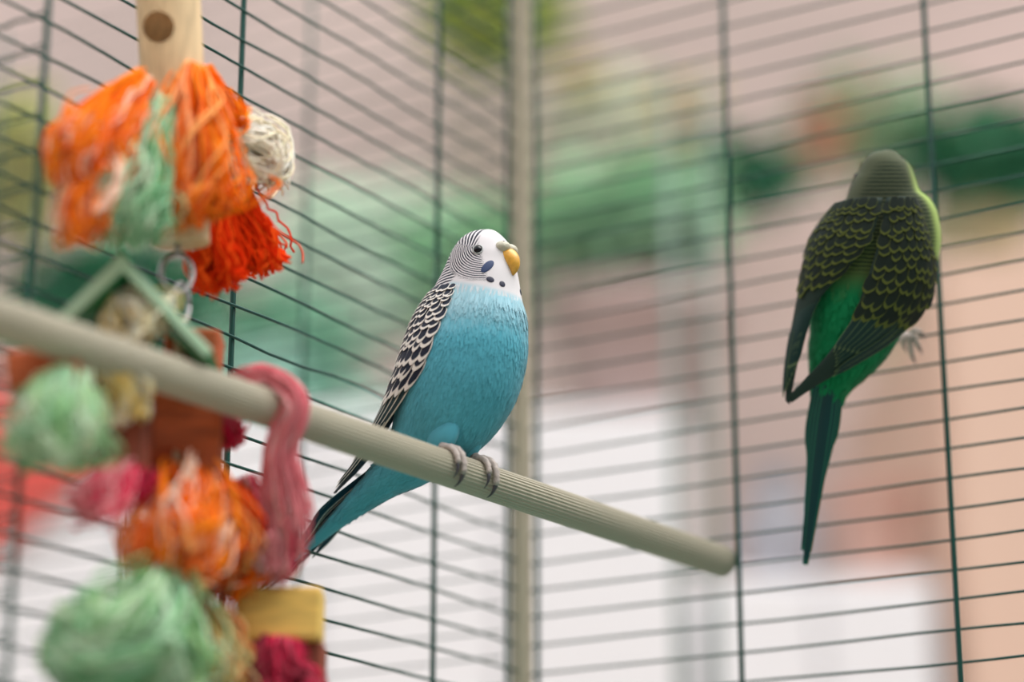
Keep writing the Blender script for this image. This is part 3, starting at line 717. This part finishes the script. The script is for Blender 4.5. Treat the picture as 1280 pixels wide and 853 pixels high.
for k, (x1, y1, dx) in enumerate(((1006, 706, 0), (1010, 690, 5), (1004, 688, -4), (1018, 640, 9), (1008, 640, -8), (1024, 590, 12), (1012, 596, -12))):
    gb.strip('tail_feather', [g(1034+dx, 478, 9-k*.5), g(1026+dx, 540, 6-k*.5), g((1026+x1)/2+dx*.4, (540+y1)/2, 4-k*.4), g(x1, y1, 2-k*.3)], [5, 6.6, 6.0, 4.4, 2.6], (1, -0.12, 0.1), m_gtail, arch=0.4)
# its head details (turned to the wires)
for sx in (-1, 1):
    e, n = gb.snap(g(1107+sx*40, 216, -4)); gb.mesh('eye', *ball(e-n*0.75, 2.0), m_eye)
gb.mesh('beak', *[q for q in (lambda v, f: (v, f))(*tube(catmull([g(1107, 222, -11), g(1107, 224, -15), g(1107, 232, -17), g(1107, 240, -16)], 10), np.linspace(4.2, .4, 10), 12))], m_beak)
# feet: toes hooked over the wires of the back panel
def wall_pt(x, y, off=0.0): return on_plane(x, y, C0, U)+U*off
def loc(bird, p): return (np.asarray(p)-bird.O)@np.linalg.inv(bird.M)
for (bx, by), (fx, fy) in (((1118, 425), (1142, 424)), ((1062, 430), (1052, 442))):
    b0 = g(bx, by, -4); w0 = loc(gb, wall_pt(fx, fy, 0.004))
    mid = (b0+w0)/2+A3(0, 1.5, 0)
    ft = gb.mesh('foot', *tube(catmull([b0, mid, w0], 9), np.linspace(2.6, 1.7, 9), 10), m_foot)
    for k, (dx, dy) in enumerate(((10, 12), (2, 24), (-9, 10), (13, -6))):
        p1 = loc(gb, wall_pt(fx+dx*.55, fy+dy*.3-4, 0.006)); p2 = loc(gb, wall_pt(fx+dx, fy+dy, 0.0035)); p3 = loc(gb, wall_pt(fx+dx*1.02, fy+dy+7, -0.001))
        tb = gb.mesh('toe', *tube(catmull([w0, p1, p2], 9), np.linspace(1.6, 1.1, 9), 8), m_foot, ft)
        gb.mesh('claw', *tube(catmull([p2, (p2+p3)/2+A3(0, 0, .6), p3], 7), np.linspace(.9, .12, 7), 7), m_claw, tb)

# ------------------------------------------------------------------ hanging toy
TP0 = C0+V*0.030                          # the toy hangs just inside the side panel
def zc(p): q = p-CAM; return q[1]*cp+q[2]*sp
def tz(x, y): return min(zc(on_plane(x, y, TP0, V)), 1.03)-0.012
def tp(x, y, d=0.0): return CAM+ray(x, y)*(tz(x, y)-d/1000.0)        # d: mm towards the lens
toy = thing('hanging_bird_toy', tp(210, 853), 'hanging bird toy of wood blocks and bright yarn tassels', 'toy')
m_yarn = mat_attr('yarn', 0.95, spec=0.03)
m_stick = mat('pale_wood', (0.74, 0.55, 0.32), 0.6, 0.16, 60, stretch=(6, 6, 0.8))
def apply_mod(o):
    dg = bpy.context.evaluated_depsgraph_get(); me = bpy.data.meshes.new_from_object(o.evaluated_get(dg)); o.modifiers.clear(); o.data = me
px2m = lambda y: 0.96/F
def bored(name, v, f, m, holes, parent, smooth=False, bev=0.0):
    """a wooden piece with real drilled holes: holes = (p0, p1, radius)"""
    o = build(name, v, f, m, parent, smooth=smooth)
    B = Bag()
    for a, b, r in holes: B.add(*tube([a, b], r, 24))
    cut = bpy.data.objects.new('cutter', bpy.data.meshes.new('cutter')); cut.data.from_pydata(B.V().tolist(), [], [list(q) for q in B.f]); C.objects.link(cut)
    o_loc = ORG[o.name]
    for vv in cut.data.vertices: vv.co = vv.co-Vector(o_loc)
    cut.parent = parent
    bpy.context.view_layer.update()
    md = o.modifiers.new('b', 'BOOLEAN'); md.object = cut; md.operation = 'DIFFERENCE'; md.solver = 'EXACT'
    apply_mod(o); bpy.data.objects.remove(cut)
    if bev: bevel(o, bev)
    return o
s0, s1 = tp(207, -70), tp(226, 306)
st = [s0+(s1-s0)*t for t in np.linspace(0, 1, 10)]
v, f = tube(st, np.array([.0128, .0128, .0127, .0126, .0124, .0123, .0121, .0119, .0117, .0112])*1.03, 40)
bored('stick', v, f, m_stick, [(tp(195, 33, 40), tp(199, 34, -7), 0.0064), (tp(205, 138, 40), tp(207, 136, -7), 0.0058)], toy)
def tassel(name, path, radii, n, cols, r=0.00042, wav=0.0011, seg=12, curl=0.0, parent=None, loose=0.15, loops=0.22, per=5, wander=0.42):
    """path: (px, py, depth mm); radii in px; strands run in clumps, some fold back into loops"""
    P = np.array([tp(*p) for p in path]); k = len(P); B = Bag()
    Pd = catmull(P, 24); Rd = np.interp(np.linspace(0, 1, 24), np.linspace(0, 1, k), np.array(radii)*0.97/F)
    T = np.gradient(Pd, axis=0); T /= np.linalg.norm(T, axis=1)[:, None]
    ref = A3(0, 1, 0.01); N = ref-np.einsum('ij,j->i', T, ref)[:, None]*T; N /= np.linalg.norm(N, axis=1)[:, None]; Bn = np.cross(T, N)
    n = int(n*1.7)
    for s_ in range(n):
        if s_ % per == 0:
            a = rng.uniform(0, 2*math.pi); q = rng.uniform(0, 1)**0.5*0.92; tw = rng.normal()*0.9; e = rng.uniform(0.78, 1.0)
            fold = rng.uniform() < loops; back = rng.uniform(0.25, 0.6); cph = rng.uniform(0, 6.28, 3); cfr = rng.uniform(0.6, 1.8); cam_ = wander*rng.uniform(.5, 1.3)
            cc = A3(*cols[rng.integers(len(cols))]); ca = rng.uniform(0, 6.28)
        stray = 1.0+0.55*(rng.uniform() < .12)*rng.uniform(.4, 1.2); oa = rng.uniform(0, 6.28); oq = rng.uniform(0, 1)**.5*0.0024; ph = rng.uniform(0, 6.28, 4); am = wav*rng.uniform(.4, 1.6); fr = rng.uniform(1.5, 4.5)
        X = []; es = e*rng.uniform(.93, 1.03)
        for i_ in range(seg):
            w0 = i_/(seg-1)
            if fold: t = w0/0.68*es if w0 < 0.68 else es-(w0-0.68)/0.32*back*es
            else: t = w0*es
            t = min(max(t, 0), 1); x = t*23; j = min(int(x), 22); w = x-j
            p = Pd[j]*(1-w)+Pd[j+1]*w; rr = (Rd[j]*(1-w)+Rd[j+1]*w)
            side = 0.35*max(0, w0-0.62)/0.38 if fold else 0.0
            qx = rr*(q*stray*math.cos(a+tw*t)+cam_*math.sin(cph[0]+cfr*6.28*w0)*w0+side*math.cos(ca)); qy = rr*(q*stray*math.sin(a+tw*t)+cam_*math.sin(cph[1]+cfr*5.6*w0)*w0+side*math.sin(ca))
            qx += oq*math.cos(oa)*(0.5+w0*(1+3*loose)); qy += oq*math.sin(oa)*(0.5+w0*(1+3*loose))
            p = p+qx*N[j]+qy*Bn[j]
            p = p+am*(math.sin(ph[0]+fr*6.28*w0)*N[j]+math.sin(ph[1]+fr*5.5*w0)*Bn[j]+0.5*math.sin(ph[2]+fr*5*w0)*T[j])*(0.3+w0)
            if curl and w0 > 0.7: p = p+curl*A3(math.cos(ph[3]+14*w0), 0.4*math.sin(ph[1]+13*w0), math.sin(ph[3]+14*w0))*(w0-0.7)/0.3
            X.append(p)
        c = (cc if rng.uniform() < .75 else A3(*cols[rng.integers(len(cols))]))*rng.uniform(.85, 1.1)
        B.add(*tube(catmull(X, seg*2-1), r*rng.uniform(.8, 1.3), 5), np.clip(c, 0, 1))
    return build(name, B.V(), B.f, m_yarn, parent or toy, cols=B.Cc())
OR = [(1.0, 0.23, 0.012), (1.0, 0.29, 0.02), (0.98, 0.16, 0.008), (1.0, 0.42, 0.14)]
ORP = [(0.95, 0.22, 0.05), (0.98, 0.38, 0.16), (0.9, 0.16, 0.03), (0.95, 0.66, 0.52)]
RD = [(0.92, 0.06, 0.006), (0.85, 0.045, 0.006), (0.95, 0.11, 0.012)]
GN = [(0.24, 0.52, 0.28), (0.34, 0.60, 0.38), (0.45, 0.66, 0.46), (0.13, 0.38, 0.16)]
GP = [(0.55, 0.70, 0.50), (0.38, 0.58, 0.28), (0.7, 0.78, 0.62), (0.25, 0.5, 0.22)]
CR = [(0.98, 0.84, 0.52), (1.0, 0.9, 0.68), (0.98, 0.74, 0.26), (1.0, 0.95, 0.82)]
PK = [(0.78, 0.20, 0.24), (0.85, 0.36, 0.38), (0.72, 0.25, 0.28), (0.85, 0.5, 0.5)]
MG = [(0.75, 0.03, 0.10), (0.65, 0.04, 0.10), (0.8, 0.12, 0.2)]
tassel('tassel', [(245, 88, 14), (262, 125, 17), (282, 160, 16), (300, 165, 15)], [16, 24, 22, 12], 70, OR)
tassel('tassel', [(240, 88, 16), (238, 150, 21), (232, 210, 24), (236, 262, 23), (240, 285, 22)], [18, 44, 62, 52, 30], 210, OR+ORP[:2])
tassel('tassel', [(176, 100, 6), (150, 125, 6), (118, 165, 6), (90, 205, 4), (100, 235, 4)], [14, 24, 34, 30, 14], 120, OR[:3]+ORP)
tassel('tassel', [(170, 140, 8), (130, 185, 8), (140, 225, 10), (105, 275, 8), (108, 308, 8)], [18, 34, 38, 30, 22], 130, ORP+OR[:2])
tassel('tassel', [(150, 160, 6), (100, 172, 4), (66, 186, 2)], [14, 12, 10], 26, ORP)
tassel('tassel', [(204, 132, 13), (192, 170, 18), (185, 215, 20), (163, 265, 22), (160, 318, 22)], [14, 20, 24, 40, 26], 150, GN+GP[:1])
tassel('tassel', [(262, 150, 6), (290, 175, 10), (318, 200, 10), (312, 228, 8)], [18, 36, 44, 30], 210, CR[1:2]+CR[3:]+[(1.0, 0.95, 0.88)])
tassel('tassel', [(296, 232, -2), (300, 270, -2), (316, 310, -2), (326, 345, -2)], [18, 28, 42, 44], 190, RD, 0.00046, 0.0011, curl=0.0017, loops=0.0, per=4, wander=0.15)
tassel('tassel', [(268, 245, -4), (262, 290, -4), (268, 335, -4), (274, 366, -4)], [16, 26, 34, 30], 120, RD, 0.00046, 0.0011, curl=0.0017, loops=0.0, per=4, wander=0.15)
m_hook = mat('grey_steel', (0.33, 0.34, 0.34), 0.35, metallic=0.9)
def ringp(cx, cy, rx, ry, a0=0, a1=2*math.pi, tilt=0.0, n=30, d=0.0): return np.array([tp(cx+rx*math.cos(t), cy+ry*math.sin(t), d+tilt*math.sin(t*1.0)) for t in np.linspace(a0, a1, n)])
hk = build('eye_hook', *tube(np.vstack([[tp(222, 300)], [tp(222, 316)], ringp(221, 342, 20, 24, -math.pi/2, 1.45*math.pi, 5)]), 0.0011, 8), m_hook, toy)
build('hook_link', *tube(ringp(226, 380, 10, 26, 0, 2*math.pi, 3), 0.0011, 8), m_hook, hk)
# green roof of two thin boards
m_gboard = mat('green_board', (0.02, 0.20, 0.075), 0.6, 0.12, 40)
def board(a, b, th, dep, m, name, parent=toy):
    A_, B_ = tp(*a), tp(*b); x = norm(B_-A_); y = A3(0, 1, 0); z = np.cross(x, y)
    if z[2] < 0: z = -z
    L = np.linalg.norm(B_-A_)
    v, f = box_vf((0, 0, -th), (L, dep, 0)); v = A_+v@np.array([x, y, z])
    return bevel(build(name, v, f, m, parent, smooth=False), 0.0006)
m_gedge = mat('green_board_edge', (0.46, 0.70, 0.50), 0.6)
zroof = tz(150, 330)-0.012
rd = lambda x, y, o=0.0: (x, y, (tz(x, y)-zroof)*1000+o)
for a, b, th in (((152, 316), (66, 398), 0.0055), ((150, 316), (266, 438), 0.0040)):
    bo = board(rd(*a), rd(*b), th, 0.042, m_gboard, 'roof_board')
    board(rd(*a, 1.0), rd(*b, 1.0), th, 0.0012, m_gedge, 'painted_edge', bo)
tassel('tassel', [rd(146, 372, -14), rd(160, 392, -12), rd(172, 412, -12), rd(184, 436, -12)], [16, 34, 40, 30], 190, CR)
tassel('tassel', [(110, 452, 10), (128, 475, 10), (150, 500, 12), (160, 528, 10)], [22, 34, 28, 14], 110, CR)
m_owood = mat('orange_wood', (0.46, 0.095, 0.022), 0.6, 0.25, 60, stretch=(1, 1, 6))
m_rwood = mat('red_brown_wood', (0.22, 0.045, 0.02), 0.65, 0.3, 50, stretch=(6, 6, 1))
def block(x0, y0, x1, y1, d0, d1, m, name='wood_block', rot=0.0, holes=(), lab=None):
    c = tp((x0+x1)/2, (y0+y1)/2, (d0+d1)/2); zz = zc(c); hw = abs(x1-x0)/2*zz/F; hh = abs(y1-y0)/2*zz/F
    v, f = box_vf((-hw, -(d1-d0)/2000, -hh), (hw, (d1-d0)/2000, hh))
    R = np.array([[math.cos(rot), 0, -math.sin(rot)], [0, 1, 0], [math.sin(rot), 0, math.cos(rot)]])
    v = c+v@R
    if holes: o = bored(name, v, f, m, [(tp(hx, hy, 60), tp(hx, hy, -4), hr) for hx, hy, hr in holes], toy, bev=0.001)
    else: o = bevel(build(name, v, f, m, toy, smooth=False), 0.0018, 3)
    if lab: o['label'] = lab
    return o
block(12, 440, 104, 492, -8, 8, m_owood, rot=-0.12)
block(205, 415, 274, 520, -14, 4, m_owood, rot=0.06)
block(120, 488, 188, 596, -8, 9, m_rwood)
block(190, 488, 278, 612, -8, 8, m_owood, holes=((212, 582, 0.0066),))
tassel('tassel', [(88, 478, 14), (74, 515, 18), (66, 555, 18), (60, 592, 16)], [26, 44, 46, 28], 150, GP+GN[:2])
tassel('tassel', [(150, 585, 10), (135, 605, 12), (118, 630, 12), (100, 650, 12)], [24, 26, 22, 12], 46, PK+MG[:1], loose=0.4)
tassel('tassel', [(180, 592, 4), (170, 610, 4), (165, 640, 4)], [18, 20, 12], 40, MG+PK[:1])
tassel('tassel', [(262, 520, 8), (285, 540, 10), (292, 560, 10)], [20, 22, 10], 50, MG+PK[:2])
core0 = tp(222, 300); 
build('cord', *tube(catmull([tp(226, 400), tp(222, 480), tp(222, 600), tp(226, 740), tp(226, 900)], 20), 0.002, 8), mat('cord', (0.55, 0.42, 0.28), 0.9), toy)
tassel('tassel', [(238, 598, 8), (228, 640, 16), (205, 690, 18), (190, 730, 16)], [34, 58, 52, 30], 190, ORP+OR)
tassel('tassel', [(246, 600, 10), (272, 640, 16), (285, 690, 16), (270, 748, 14)], [30, 50, 46, 30], 190, ORP+OR+RD[:1])
tassel('tassel', [(300, 600, 8), (312, 650, 14), (308, 690, 14), (296, 728, 12)], [18, 30, 30, 18], 110, MG+PK)
tassel('tassel', [(208, 715, 14), (180, 755, 22), (130, 790, 24), (90, 800, 22), (72, 790, 22)], [22, 46, 52, 38, 16], 170, GP+GN)
tassel('tassel', [(205, 725, 16), (200, 775, 24), (185, 820, 24), (170, 870, 24)], [26, 50, 62, 60], 190, GP+GN[:3])
block(214, 700, 262, 880, -10, 8, m_rwood)
tassel('tassel', [(262, 760, 8), (276, 790, 12), (278, 830, 12), (272, 870, 12)], [14, 28, 32, 28], 100, CR[2:3]+[(0.8, 0.5, 0.15), (0.85, 0.6, 0.3)]+ORP[:1])
# pink rope thrown over the perch, holding the yellow block
RF = norm(np.cross(PX, A3(0, 0, 1)))
q1 = perch_at_x(336)+A3(0, 0, PR+0.0035); q2 = perch_at_x(345)+RF*(PR+0.0045); q0 = perch_at_x(318)+A3(0, 0, PR+0.002)-RF*0.006
def inv(p):
    p = p-CAM; z = p[1]*cp+p[2]*sp; x, y = 640+F*p[0]/z, 426.5-F*(-p[1]*sp+p[2]*cp)/z
    return (x, y, (tz(x, y)-z)*1000)
i0, i1, i2 = inv(q0), inv(q1), inv(q2)
zR = zc(q2)
dr = lambda x, y, o=0.0: (x, y, (tz(x, y)-zR)*1000+o)
dR = dr(350, 780)[2]
tassel('rope', [(282, 505, 0), i0, i1, i2, dr(352, 560), dr(356, 620), dr(358, 670), dr(356, 735)], [12, 15, 15, 14, 17, 27, 32, 24], 120, PK, 0.00045, 0.0008, seg=26, loops=0.0, wander=0.12)
tassel('tassel', [dr(352, 610), dr(345, 660), dr(338, 700), dr(330, 720)], [14, 24, 28, 20], 70, PK+MG[:1])
m_yel = mat('yellow_wood', (0.78, 0.50, 0.12), 0.6, 0.2, 60, stretch=(1, 1, 6))
m_dkred = mat('dark_red_wood', (0.28, 0.03, 0.05), 0.6, 0.4, 60)
block(296, 738, 404, 806, dR-12, dR+6, m_yel)
block(300, 806, 406, 900, dR-14, dR+4, m_rwood)
tassel('tassel', [dr(350, 800, 5), dr(345, 830, 8), dr(350, 860, 8), dr(350, 900, 8)], [28, 40, 42, 40], 140, MG+[(0.25, 0.03, 0.05), (0.4, 0.05, 0.08)])
build('cord', *tube(catmull([tp(*dr(300, 780, -4)), tp(262, 790, 10), tp(228, 780, 2)], 10), 0.0018, 8), MATS['cord'], toy)
